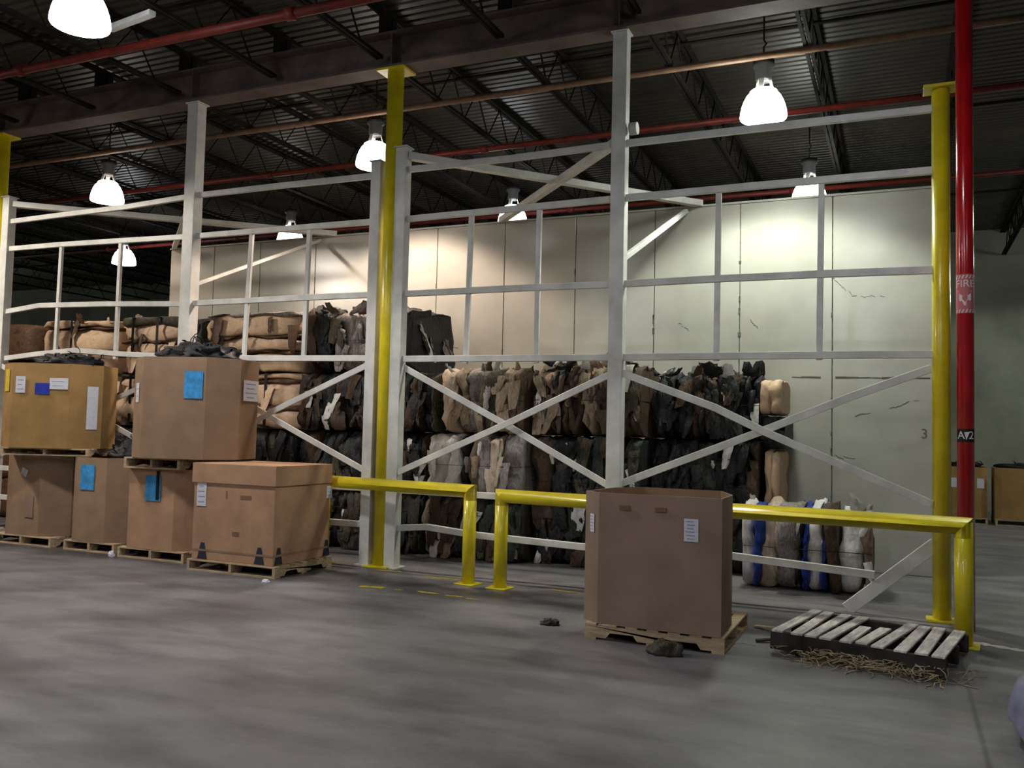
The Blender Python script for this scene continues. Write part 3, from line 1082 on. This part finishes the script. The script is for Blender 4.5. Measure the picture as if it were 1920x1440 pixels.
# --- boxes beyond the red riser
for i, (cx, cy, w_, lab) in enumerate(((1.24, 11.9, 0.78, 'far cardboard box seen between the yellow column and the red riser'), (2.42, 11.9, 1.3, 'far cardboard box at the right edge beyond the red riser'))):
    pallet(cx, cy, 0, w_, 1.0, PH, 0, 'y', ('pallet under the far box behind the red riser', 'pallet under the far box at the right edge')[i])
    q = gaylord(cx, cy, PH, w_, 1.0, 1.05, 0.12, 0, lab, 'cardboard_olive', 'octagonal cardboard boxes')
    if i == 0:
        sheet(q, 'white_tag', -.25, 0.72, 0.13, 0.2, 'paper_white', 1.0, w_, 'front', 0.014)
        sheet(q, 'white_tag', 0.26, 0.72, 0.13, 0.2, 'paper_white', 1.0, w_, 'front', 0.014)
    rag_heap('scrap_heap', cx, cy, PH + 1.053, w_ * .42, .4, 0.09, ('thin dark heap on the far box behind the red riser', 'thin dark heap on the far box at the right edge')[i], 'scraps', seed=20 + i, strands=8)

# --- broken pallet on the right
bp = thing('broken_pallet', 'weathered grey broken pallet lying by the right rail post on loose straw', 'pallet', (-0.23, -1.70, 0.05), -0.20)
PW, PD = 1.27, 1.06
rnd = random.Random(11)
for s, yy in enumerate((-PD / 2 + .03, 0.02, PD / 2 - .04)):
    b = bmesh.new()
    bar(b, [(-PW / 2, yy, 0.052), (-.2, yy + .01, 0.045), (PW / 2, yy, 0.03)], 0.05, 0.14)
    bevel(b, .006)
    build('stringer', b, 'wood_dark', bp)
for k in range(10):
    x = -PW / 2 + 0.06 + (PW - 0.12) * k / 9
    y0, y1 = -PD / 2, PD / 2
    if k == 4:
        y1 = 0.12
    if k == 5:
        y0, y1 = -PD / 2 + .05, .2
    b = bmesh.new()
    a = rnd.uniform(-.05, .05)
    box(b, -.045, .045, y0, y1, 0, 0.018)
    bevel(b, .003)
    bmesh.ops.transform(b, matrix=Matrix.Translation((x, 0, 0.114 - .012 * (x + .6) + rnd.uniform(0, .006))) @ Matrix.Rotation(a, 4, 'Z'), verts=b.verts)
    build('deck_board', b, 'wood_grey', bp)
for k, x in enumerate((-.45, .42)):
    b = bmesh.new()
    box(b, x - .05, x + .05, -PD / 2, PD / 2, -0.03, -0.006)
    build('bottom_board', b, 'wood_dark', bp)
# loose straw and strings under it
b = bmesh.new()
for i in range(280):
    t = rnd.random()
    p = Vector((-0.75 + 1.05 * t + rnd.gauss(0, .1), -2.14 - .2 * t + rnd.gauss(0, .09), rnd.uniform(.004, .05)))
    d = Vector((rnd.uniform(-1, 1), rnd.uniform(-.6, .6), rnd.uniform(-.1, .35))).normalized()
    pts = [p]
    for j in range(5):
        q = pts[-1] + d * rnd.uniform(.02, .06)
        q.z = min(max(q.z, .004), .09)
        pts.append(q)
        d = (d + Vector((rnd.uniform(-.8, .8), rnd.uniform(-.8, .8), rnd.uniform(-.4, .3)))).normalized()
    tube(b, pts, rnd.uniform(.002, .005), 4)
tag(build('loose_straw', b, 'straw'), 'tangle of loose straw and string spilling from under the broken pallet', 'straw', None, 'stuff')
for i, (x, y, L, a, lab) in enumerate(((-1.02, -1.30, .42, -.5, 'broken splinter of wood between the lone box and the broken pallet'), (-0.95, -1.72, .34, .35, 'dark wood splinter at the left corner of the broken pallet'))):
    b = bmesh.new()
    bar(b, [(-L / 2, 0, .012), (0, .01, .03), (L / 2, -.01, .014)], .05, .016, Vector((0, 1, 0)))
    bevel(b, .003)
    tag(build('wood_splinter', b, ('wood', 'wood_dark')[i], None, (x, y, 0), a), lab, 'splinter')
rag_heap('rag_scrap', -2.85, -2.02, 0, 0.085, 0.06, 0.05, 'small dark scrap on the floor left of the lone box', 'scrap', seed=31, strands=0)
rag_heap('rag_scrap', -1.68, -2.56, 0, 0.13, 0.09, 0.10, 'grey fluffy scrap on the floor in front of the lone box pallet', 'scrap', 'rag_olive', 32, 0)
rag_heap('paper_scrap', -6.33, -1.62, 0, 0.05, 0.03, 0.03, 'small white paper scrap by the lidded box corner', 'scrap', 'paper_white', 33, 0)
rag_heap('paper_scrap', -9.15, -1.15, 0, 0.04, 0.03, 0.07, 'small white paper scrap between two bottom-row pallets', 'scrap', 'paper_white', 34, 0)
# plastic sack at the right edge
b = bmesh.new()
bmesh.ops.create_icosphere(b, subdivisions=4, radius=1)
for v in b.verts:
    p = v.co.copy()
    q = 1 + .12 * noise.noise(p * 2.1) + .05 * noise.noise(p * 6)
    v.co = Vector((p.x * .42 * q, p.y * .78 * q, max(0, .19 + p.z * .27 * q + .02 * noise.noise(p * 11))))
for f in b.faces:
    f.smooth = True
tag(build('plastic_sack', b, 'plastic_lavender', None, (0.99, -3.62, 0)), 'pale lavender plastic sack at the lower right edge of the floor', 'sack')

# floor paint and dust
def dash(name, cx, cy, L, W, rot, label, mtl='marking_yellow', seed=1):
    r = random.Random(seed)
    b = bmesh.new()
    n = 14
    up = [b.verts.new((-L / 2 + L * i / n, W / 2 * r.uniform(.3, 1.0), .0025)) for i in range(n + 1)]
    dn = [b.verts.new((-L / 2 + L * i / n, -W / 2 * r.uniform(.3, 1.0), .0025)) for i in range(n + 1)]
    for i in range(n):
        b.faces.new((dn[i], dn[i + 1], up[i + 1], up[i]))
    struct(build(name, b, mtl, None, (cx, cy, 0), rot), label)


for i, (cx, cy, L, W, r_) in enumerate(((-5.2, -1.27, .28, .14, .1), (-4.86, -1.27, .1, .05, 0), (-4.52, -1.25, .26, .09, -.05), (-4.2, -1.28, .2, .07, 0), (-3.98, -1.32, .12, .06, 0), (-4.82, -.36, .46, .09, .0),
                                         (-5.62, -.26, .36, .09, .1), (-3.3, -.42, .34, .06, -.1))):
    dash('floor_marking_%d' % (i + 1), cx, cy, L, W, r_, 'worn yellow paint dash on the concrete', seed=i + 3)
dash('floor_marking_9', .72, -.92, .5, .14, -.35, 'pale dusty streak on the floor beside the rail foot', 'dust_white', 40)

# ------------------------------------------------------------------ bales


def bale(x0, x1, y0, y1, z0, z1, palette, label, seed, group=None, thick=(0.07, 0.2), axis='x', rough=0.06, straps=3, scraps=40, name='scrap_bale', cat='bale', n_pow=6.0, seq=None, rag_top=0.0, scrap_size=(.12, .42), ends=False):
    """Compressed sheets pressed side by side; every sheet a bulging slab, bound with wire."""
    r = random.Random(seed)
    W, Dp, H = x1 - x0, y1 - y0, z1 - z0
    o = thing(name, label, cat, ((x0 + x1) / 2, (y0 + y1) / 2, z0), 0, group)
    b = bmesh.new()
    mats = sorted(set(palette) | {m for m, t in (seq or [])})
    L = W if axis == 'x' else H
    S = Dp, (H if axis == 'x' else W)
    plan, u = [], 0.0
    if seq:
        tot = sum(t for m, t in seq)
        plan = [(m, t * L / tot) for m, t in seq]
    else:
        while u < L - 0.02:
            t = min(r.uniform(*thick), L - u)
            if L - u - t < thick[0] * .6:
                t = L - u
            plan.append((r.choice(palette), t))
            u += t
    K = 36
    u = 0.0

    def slab_at(xx):
        acc = -W / 2
        for m_, t in plan:
            acc += t
            if xx < acc:
                return mats.index(m_)
        return mats.index(plan[-1][0])
    for m_, t in plan:
        mi = mats.index(m_)
        hy = S[0] / 2 - r.uniform(0, rough)
        hz = S[1] / 2 - (r.uniform(0, rough * .7) if axis == 'z' else 0.0)
        oy = r.uniform(-.6, .6) * rough
        lift = r.uniform(-1, .6) * rag_top
        so = Vector((r.uniform(0, 50), seed, r.uniform(0, 50)))
        shear = r.uniform(-.10, .10) if axis == 'x' else r.uniform(-.03, .03)
        shy = r.uniform(-.06, .06)
        rings = []
        for s, ins in [(0.0, .10), (.12, .035), (.35, 0.008), (.65, 0.0), (.88, .035), (1.0, .10)]:
            row = []
            for k in range(K):
                a = 2 * PI * k / K
                ca, sa = math.cos(a), math.sin(a)
                rad = (abs(ca) ** n_pow + abs(sa) ** n_pow) ** (-1 / n_pow)
                y, z = ca * rad * (hy - ins * .45), sa * rad * (hz - ins * .22)
                nv = noise.noise(Vector((y * 2.6, z * 2.2, s * .6)) + so)
                nv2 = noise.noise(Vector((y * 7, z * 6, s * 2)) + so)
                nv3 = noise.noise(Vector((y * 17, z * 15, s * 3)) + so)
                ax = u + t * s + .05 * nv2 + .05 * nv + shear * z * min(1, t * 5)
                ax = min(max(ax, .003), L - .003)
                dy = rough * (1.1 * nv + .7 * nv2 + .35 * nv3) * (1.0 if y < 0 else .3) + shy * z
                if axis == 'x':
                    dz = (rough * (.7 * nv2 + .5 * nv3) + lift) if z > 0 else 0.0
                    b_z = max(0.0006, H / 2 + z + dz * max(0, z / hz))
                    if not rag_top:
                        b_z = min(b_z, H - .0004)
                    row.append(b.verts.new((-W / 2 + ax, min(y + dy + oy, Dp / 2), b_z)))
                else:
                    row.append(b.verts.new((min(max(z + rough * .5 * nv2, -W / 2 + .003), W / 2 - .003), min(y + dy + oy, Dp / 2), min(max(0.004, ax + .03 * nv), H - .004 + rag_top))))
            rings.append(row)
        for p, q_ in zip(rings, rings[1:]):
            for k in range(K):
                f = b.faces.new((p[k], p[(k + 1) % K], q_[(k + 1) % K], q_[k]))
                f.material_index = mi
                f.smooth = True
        for row, rev in ((rings[0], True), (rings[-1], False)):
            b.faces.new(row[::-1] if rev else row).material_index = mi
        u += t
    bmesh.ops.recalc_face_normals(b, faces=b.faces)
    build('pressed_sheets', b, mats, o)
    # torn corners of cloth and film hanging over the face and sticking out of the top
    if scraps:
        b = bmesh.new()
        smats = mats + ['clear_film']
        for i in range(scraps):
            top = r.random() < (.35 if rag_top else .0)
            end = ends and (not top) and r.random() < .2
            x = r.uniform(-W / 2, W / 2) * .97
            hh = r.uniform(*scrap_size)
            ww = hh * r.uniform(.14, .34)
            if top:
                base = Vector((x, r.uniform(-Dp / 2, 0), H - .05))
                d1 = Vector((r.uniform(-.7, .7), -.3, r.uniform(.2, .8)))
                hh *= .6
            elif end:
                base = Vector((W / 2 - .01, r.uniform(-Dp / 2, Dp / 2 * .6), r.uniform(.3, .97) * H))
                d1 = Vector((.25, r.uniform(-.4, .4), -1))
            else:
                base = Vector((x, -Dp / 2 + .035, r.uniform(.22, 1.0) * H))
                d1 = Vector((r.uniform(-.45, .45), -.25, -1))
            d1.normalize()
            sd = (Vector((0, 1, 0)) if end else Vector((1, 0, 0))) + Vector((r.uniform(-.3, .3), r.uniform(-.3, .3), r.uniform(-.35, .35)))
            sd.normalize()
            nn = sd.cross(d1).normalized()
            if nn.y > 0 and not end:
                nn = -nn
            mi = len(smats) - 1 if r.random() < (.25 if top else .05) else (slab_at(x) if axis == 'x' and not end and r.random() < .72 else smats.index(r.choice(palette)))
            ph = r.uniform(0, 9)
            rows = []
            for j in range(6):
                v = j / 5
                c = base + d1 * hh * v + nn * (.022 * math.sin(PI * v) * r.uniform(.3, 1.2) - .025 * v)
                wj = ww * (1 - .5 * v * v) * r.uniform(.8, 1.1)
                row = []
                for k in range(5):
                    s_ = k / 4 - .5
                    p = c + sd * wj * s_ * 2 + nn * (.018 * math.cos(PI * s_) + .03 * noise.noise(Vector((s_ * 5 + ph, v * 4, ph))))
                    p.z = max(p.z, .006)
                    if not top:
                        p.z = min(p.z, H - .006)
                    if not end:
                        p.x = min(max(p.x, -W / 2 + .004), W / 2 - .004)
                    p.y = min(p.y, Dp / 2)
                    row.append(b.verts.new(p))
                rows.append(row)
            for p, q_ in zip(rows, rows[1:]):
                for k in range(4):
                    f = b.faces.new((p[k], p[k + 1], q_[k + 1], q_[k]))
                    f.smooth = True
                    f.material_index = mi
        q_ = build('torn_scraps', b, smats, o)
        q_['kind'] = 'stuff'
    for i in range(straps):
        b = bmesh.new()
        if axis == 'x':
            zz = H * (i + .7) / (straps + .4)
            pts = [(-W / 2 + .006, Dp / 2, zz), (-W / 2 + .006, -Dp / 2 - .01, zz), (W / 2 - .006, -Dp / 2 - .01, zz), (W / 2 - .006, Dp / 2, zz)]
            tube(b, pts, 0.004, 6)
        else:
            xx = -W / 2 + W * (i + .7) / (straps + .4)
            pts = [(xx, Dp / 2, .01), (xx, -Dp / 2 - .012, .01), (xx, -Dp / 2 - .012, H - .012), (xx, Dp / 2, H - .008)]
            bar(b, pts, 0.05, 0.008, Vector((1, 0, 0)))
        build('strap', b, 'strap_wire', o)
    return o


BLK = ['rag_black', 'rag_black', 'rag_green', 'rag_black', 'rag_brown']
DRK = ['rag_black', 'rag_green', 'rag_brown', 'rag_olive', 'rag_black']
BRN = ['rag_brown', 'rag_olive', 'rag_brown', 'rag_black', 'rag_tan', 'rag_green']
TH = 0.83
GL, GR = 'bales stacked behind the left frame', 'bales stacked behind the right frame'
CD, CK = 'rag_card', 'rag_card_dark'
# left group, four tiers high
TOPS = (((CD, .30), (CK, .06), (CD, .34), (CK, .05), (CD, .10)), ((CK, .05), (CD, .42), (CK, .04), (CD, .24), ('rag_olive', .1)), ((CD, .24), (CK, .07), (CD, .18), (CK, .04), (CD, .28), ('rag_grey', .04)))
for i, (xa, xb) in enumerate(((-13.6, -11.85), (-11.7, -10.45), (-9.95, -8.08))):
    k = ('farthest left', 'in the middle', 'nearest the grey rag bale')[i]
    bale(xa, xb, 1.05, 2.45, 3 * TH, 3.40, [CD, CK], 'tan cardboard bale on the top tier of the left stack, ' + k, 40 + i, GL, axis='z', rough=.07, straps=1 + i % 2, scraps=7, n_pow=14, seq=TOPS[i], rag_top=.03, scrap_size=(.2, .45))
    bale(xa, xb, 1.05, 2.45, 2 * TH, 3 * TH, [CD, CK], 'tan cardboard bale, third tier of the left stack, ' + k, 45 + i, GL, axis='z', rough=.06, straps=2, scraps=4, n_pow=14, seq=TOPS[2 - i], scrap_size=(.2, .45))
    for tier in (0, 1):
        bale(xa, xb, 1.05, 2.45, tier * TH, (tier + 1) * TH, DRK, 'dark rag bale on the %s tier, left stack, %s' % (('floor', 'second')[tier], k), 50 + i + 5 * tier, GL, (.12, .3), 'x', .05, 2, 10)
bale(-10.4, -10.0, 1.12, 2.45, 3 * TH, 3.38, ['rag_black', 'rag_green'], 'narrow black rag bale wedged between two tan cardboard bales on top', 58, GL, (.1, .2), 'x', .06, 1, 8)
bale(-10.4, -10.0, 1.12, 2.45, 0, 3 * TH, ['rag_black', 'rag_green'], 'tall black rag filling under the narrow black top bale', 59, GL, (.1, .2), 'x', .06, 1, 8)
bale(-15.4, -13.7, 1.05, 2.45, 0, 3.38, [CK], 'tall stack coloured shadow-dark brown at the far left edge behind the last post', 61, GL, (.5, .85), 'z', .05, 0, 0, n_pow=14)  # dark brown puts the shadow on this side into the colour
bale(-8.0, -6.16, 1.08, 2.45, 3 * TH, 3.40, ['rag_grey', 'rag_black', 'rag_brown'], 'grey and black rag bale on top of the left stack, behind the yellow column', 62, GL, axis='x', rough=.10, straps=1, scraps=60, rag_top=.08, ends=True,
     seq=(('rag_brown', .12), ('rag_black', .18), ('rag_olive', .1), ('rag_grey', .16), ('rag_grey', .1), ('rag_grey', .2), ('rag_black', .08), ('rag_brown', .15), ('rag_black', .15)))
bale(-8.0, -5.74, 1.05, 2.45, 2 * TH, 3 * TH, DRK, 'dark green-black rag bale on the third tier behind the yellow column', 63, GL, (.06, .18), 'x', .09, 2, 60)
bale(-8.0, -5.95, 1.05, 2.45, 1 * TH, 2 * TH, DRK, 'dark rag bale on the second tier behind the yellow column', 64, GL, (.06, .18), 'x', .09, 2, 60)
bale(-8.0, -5.95, 1.05, 2.45, 0, 1 * TH, DRK, 'dark rag bale on the floor behind the yellow column', 65, GL, (.06, .18), 'x', .09, 2, 55)
# right group, three tiers high
bale(-5.66, -4.50, 0.96, 2.35, 2 * TH, 2.54, ['rag_tan', 'rag_olive', 'rag_grey'], 'tan and grey sheet bale on the top tier, right of the yellow column', 70, GR, axis='x', rough=.10, straps=1, scraps=24, rag_top=.03,
     seq=(('rag_pale', .26), ('rag_tan', .16), ('rag_grey', .22), ('rag_olive', .26), ('rag_tan', .2), ('rag_brown', .12)))
bale(-5.88, -4.46, 0.88, 2.35, 1 * TH, 2 * TH, ['rag_grey', 'rag_white', 'rag_tan'], 'white and grey bale on the second tier, right of the yellow column', 71, GR, axis='x', rough=.13, straps=1, scraps=14,
     seq=(('rag_white', .40), ('rag_white', .16), ('rag_black', .12), ('rag_tan', .14), ('rag_grey', .2), ('rag_pale', .14), ('rag_grey', .26)))
bale(-5.88, -4.46, 1.05, 2.35, 0, 1 * TH, BRN, 'brown mixed bale on the floor behind the guard rail gap', 72, GR, (.07, .2), 'x', .10, 2, 55)
bale(-4.42, -2.98, 1.25, 2.55, 2 * TH, 2.58, ['rag_brown', 'rag_brown', 'rag_olive', 'rag_black', 'rag_tan'], 'brown rag bale on the top tier, left of the tall white middle post', 73, GR, (.06, .16), 'x', .10, 1, 70, rag_top=.07)
bale(-4.42, -2.98, 1.25, 2.55, 1 * TH, 2 * TH, ['rag_olive', 'rag_green', 'rag_black', 'rag_green', 'rag_brown'], 'dark olive rag bale on the second tier, left of the tall white middle post', 74, GR, (.1, .3), 'x', .10, 2, 55)
bale(-4.42, -2.98, 1.3, 2.55, 0, 1 * TH, BLK, 'black rag bale on the floor behind the lone box, left side', 75, GR, (.08, .2), 'x', .09, 2, 60)
bale(-2.94, -1.60, 1.72, 2.80, 2 * TH, 2.52, BLK, 'black rag bale on the top tier at the right end of the stack', 76, GR, (.06, .16), 'x', .10, 1, 70, rag_top=.08)
bale(-2.94, -1.60, 1.72, 2.80, 1 * TH, 2 * TH, ['rag_black', 'rag_green', 'rag_black', 'rag_brown', 'rag_black', 'rag_black'], 'black rag bale on the second tier at the right end of the stack', 77, GR, (.08, .2), 'x', .10, 2, 55)
bale(-2.94, -1.60, 1.72, 2.80, 0, 1 * TH, BLK, 'black rag bale on the floor at the right end of the stack', 78, GR, (.08, .2), 'x', .09, 2, 30)
# tan cardboard and black bundles at the right end of the stack
for i, (xa, xb, z0, z1, ya, pal, lab, sd) in enumerate((
        (-1.585, -1.34, 1.98, 2.42, 1.66, [CD], 'tan cardboard bundle at the right end of the top tier', 81),
        (-1.585, -1.30, 1.55, 1.97, 1.74, ['rag_black'], 'black bundle between the tan bundles at the right end of the stack', 82),
        (-1.55, -1.36, 0.80, 1.54, 1.70, [CD], 'tan cardboard bundle at the right end of the second tier', 83),
        (-1.55, -1.36, 0.0, 0.79, 1.76, ['rag_black', CK], 'dark bundle on the floor at the right end of the stack', 84))):
    bale(xa, xb, ya, 2.75, z0, z1, pal, lab, sd, GR, (.08, .14), 'x', .05, 0, 4 if pal[0] != CD else 0, 'pressed_bundle', 'bundle', 5.0)
# the single pale bale by itself
bale(-1.66, -0.28, 0.80, 1.60, 0, 0.97, ['rag_white', 'rag_pale', 'rag_grey'], 'pale white, tan and blue bale alone on the floor under the right guard rail', 93, None, axis='x', rough=.10, straps=1, scraps=7, n_pow=3.0, rag_top=.02,
     seq=(('rag_white', .16), ('rag_blue', .10), ('rag_pale', .22), ('rag_grey', .26), ('rag_black', .07), ('rag_blue', .06), ('rag_white', .17), ('rag_blue', .05), ('rag_brown', .16), ('rag_white', .30), ('rag_tan', .12)))
